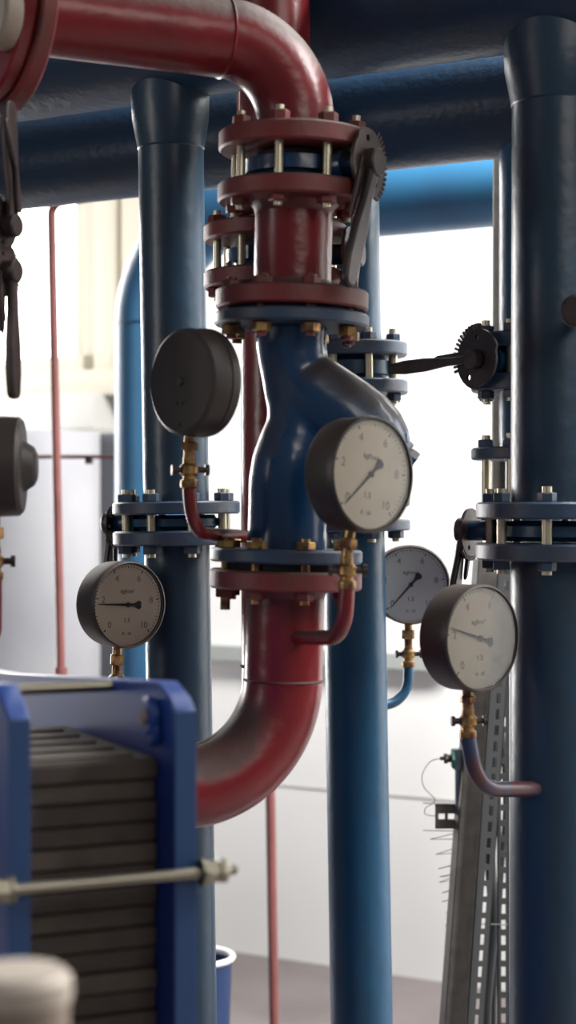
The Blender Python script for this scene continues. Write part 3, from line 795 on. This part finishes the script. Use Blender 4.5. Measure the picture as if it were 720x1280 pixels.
# junction bracket with wire
D = 3.62
o = P(572, 1000, D)
t = thing('sensor_bracket', 'small grey sensor fitting on a post beside the leaning strut', 'sensor', Matrix.Translation(o))
q = lambda px, py: P(px, py, D)-o
bm = nbm(); a = q(572, 948)
box(bm, q(569, 0).x, q(580, 0).x, -.01, .01, q(0, 1008).z, q(0, 960).z); obj('post', bm, JUNC, t, False, .001)
bm = nbm(); box(bm, q(567, 0).x, q(588, 0).x, -.013, .013, q(0, 962).z, q(0, 936).z); obj('sensor_housing', bm, JUNC, t, False, .002)
bm = nbm(); B = basis(a+Vector((-.006, 0, 0)), (-1, 0, 0)); hexnut(bm, .022, 0, .007, B); obj('green_collar', bm, GREEN, t)
bm = nbm(); cyl(bm, .008, .007, .016, B, 12); hexnut(bm, .011, .014, .022, B); cyl(bm, .004, .02, .03, B, 10); obj('cable_gland', bm, IRON, t)
bm = nbm(); pts = [q(552, 948), q(538, 952), q(528, 968), q(530, 984), q(543, 998), q(541, 1004), q(532, 1010), q(532, 1018), q(546, 1020)]
tube(bm, smoothpts(pts), .0009, 8); obj('sensor_wire', bm, WIREM, t)
o2 = P(557, 1035, D)
t2 = thing('slotted_plate', 'small slotted metal plate below the sensor fitting left of leaning strut', 'bracket', Matrix.Translation(o2))
bm = nbm(); q2 = lambda px, py: P(px, py, D)-o2
xs = [q2(v, 0).x for v in (544, 548, 556, 560, 568, 580)]; zs = [q2(0, v).z for v in (1036, 1024, 1017, 1006)]
box(bm, xs[0], xs[5], 0, .002, zs[0], zs[1]); box(bm, xs[0], xs[5], 0, .002, zs[2], zs[3])
box(bm, xs[0], xs[1], 0, .002, zs[1], zs[2]); box(bm, xs[2], xs[3], 0, .002, zs[1], zs[2]); box(bm, xs[4], xs[5], 0, .002, zs[1], zs[2])
box(bm, xs[0], xs[5], 0, .012, zs[3]-.002, zs[3])
obj('plate', bm, GALV, t2, False)
for y in (1004, 1038):
    bm = nbm(); tube(bm, [q2(529, y), q2(578, y+(1 if y > 1010 else 2))], .001, 6); obj('wire', bm, WIREM, t2)
bm = nbm()
zig = [(575, 1040), (538, 1049), (570, 1049), (576, 1058), (545, 1068), (574, 1066), (570, 1080), (548, 1086), (574, 1080), (568, 1092), (550, 1096), (572, 1094), (549, 1103), (570, 1100), (566, 1112), (553, 1116), (568, 1112), (565, 1124), (553, 1127), (567, 1124), (558, 1142), (566, 1140), (557, 1158)]
o3 = P(560, 1160, D)
tube(bm, [P(a_, b_, D+.01*(i % 3))-o3 for i, (a_, b_) in enumerate(zig)], .0009, 6)
tag(obj('coiled_wire', bm, WIREM, None, M=Matrix.Translation(o3)), 'zigzag thin wire coil sticking out left of the leaning strut', 'wire')
# dark knob at right edge
c = P(722, 390, 2.58)
t = thing('valve_knob', 'dark brown round knob at the right edge on the wide blue pipe', 'knob', Matrix.Translation(c))
bm = nbm(); B = basis((0, .0, 0), (-.2, -1, 0)); lathe(bm, [(0, -.10), (.012, -.10), (.012, 0), (.022, 0), (.024, .004), (.024, .02), (.02, .024), (0, .024)], B, 24); obj('knob', bm, IRON, t)

# ============================================================ LIGHT
def area(name, loc, target, sx, sy, power, col=(1, 1, 1)):
    l = bpy.data.lights.new(name, 'AREA'); l.shape = 'RECTANGLE'; l.size = sx; l.size_y = sy; l.energy = power; l.color = col
    o = bpy.data.objects.new(name, l); C.objects.link(o); o.location = loc
    o.rotation_euler = (Vector(target)-Vector(loc)).to_track_quat('-Z', 'Y').to_euler()
    return o
pw = lambda u, v, z: U*u+Vn*v+Vector((0, 0, z))
area('added_wall_wash', pw(.7, 3.5, 3.7), pw(.7, 5.16, .9), 3.8, .9, 720, (1, .985, .96))  # unseen lamp added behind the headers to wash the back wall bright
area('side_window_light', (-3.6, .9, 2.2), (0, 2.6, 1.4), .8, 1.6, 26, (1, .96, .9))
area('window_light', pw((wx0+wx1)/2, 5.0, 2.6), pw((wx0+wx1)/2+.8, 2.5, 1.5), 1.2, 1.2, 14, (1, .95, .92))
area('added_rim_light', (-2.2, 6.3, 1.9), (.2, 2.8, 1.5), .8, 2.6, 150, (1, .97, .95))  # unseen lamp added for bright rims on the pipes' left edges
area('room_light', (1.6, -.6, 3.2), (0, 2.6, 1.3), 2.0, 1.2, 30, (1, .93, .85))

wd = bpy.data.worlds.new('room_air'); SC.world = wd; wd.use_nodes = True
bg = wd.node_tree.nodes['Background']; bg.inputs['Color'].default_value = (.80, .86, 1.0, 1); bg.inputs['Strength'].default_value = .15

# ============================================================ CAMERA
cam = bpy.data.cameras.new('camera'); co = bpy.data.objects.new('camera', cam); C.objects.link(co)
co.location = (0, 0, EYE); co.rotation_euler = (PI/2, 0, 0)
cam.sensor_fit = 'HORIZONTAL'; cam.sensor_width = 36; cam.lens = 36*F/720
cam.clip_start = .05; cam.clip_end = 60
cam.dof.use_dof = True; cam.dof.focus_distance = 2.95; cam.dof.aperture_fstop = (cam.lens/1000)/.019
SC.camera = co
vs = SC.view_settings
vs.view_transform = 'Standard'; vs.look = 'None'; vs.exposure = 0; vs.gamma = 1; vs.use_curve_mapping = False
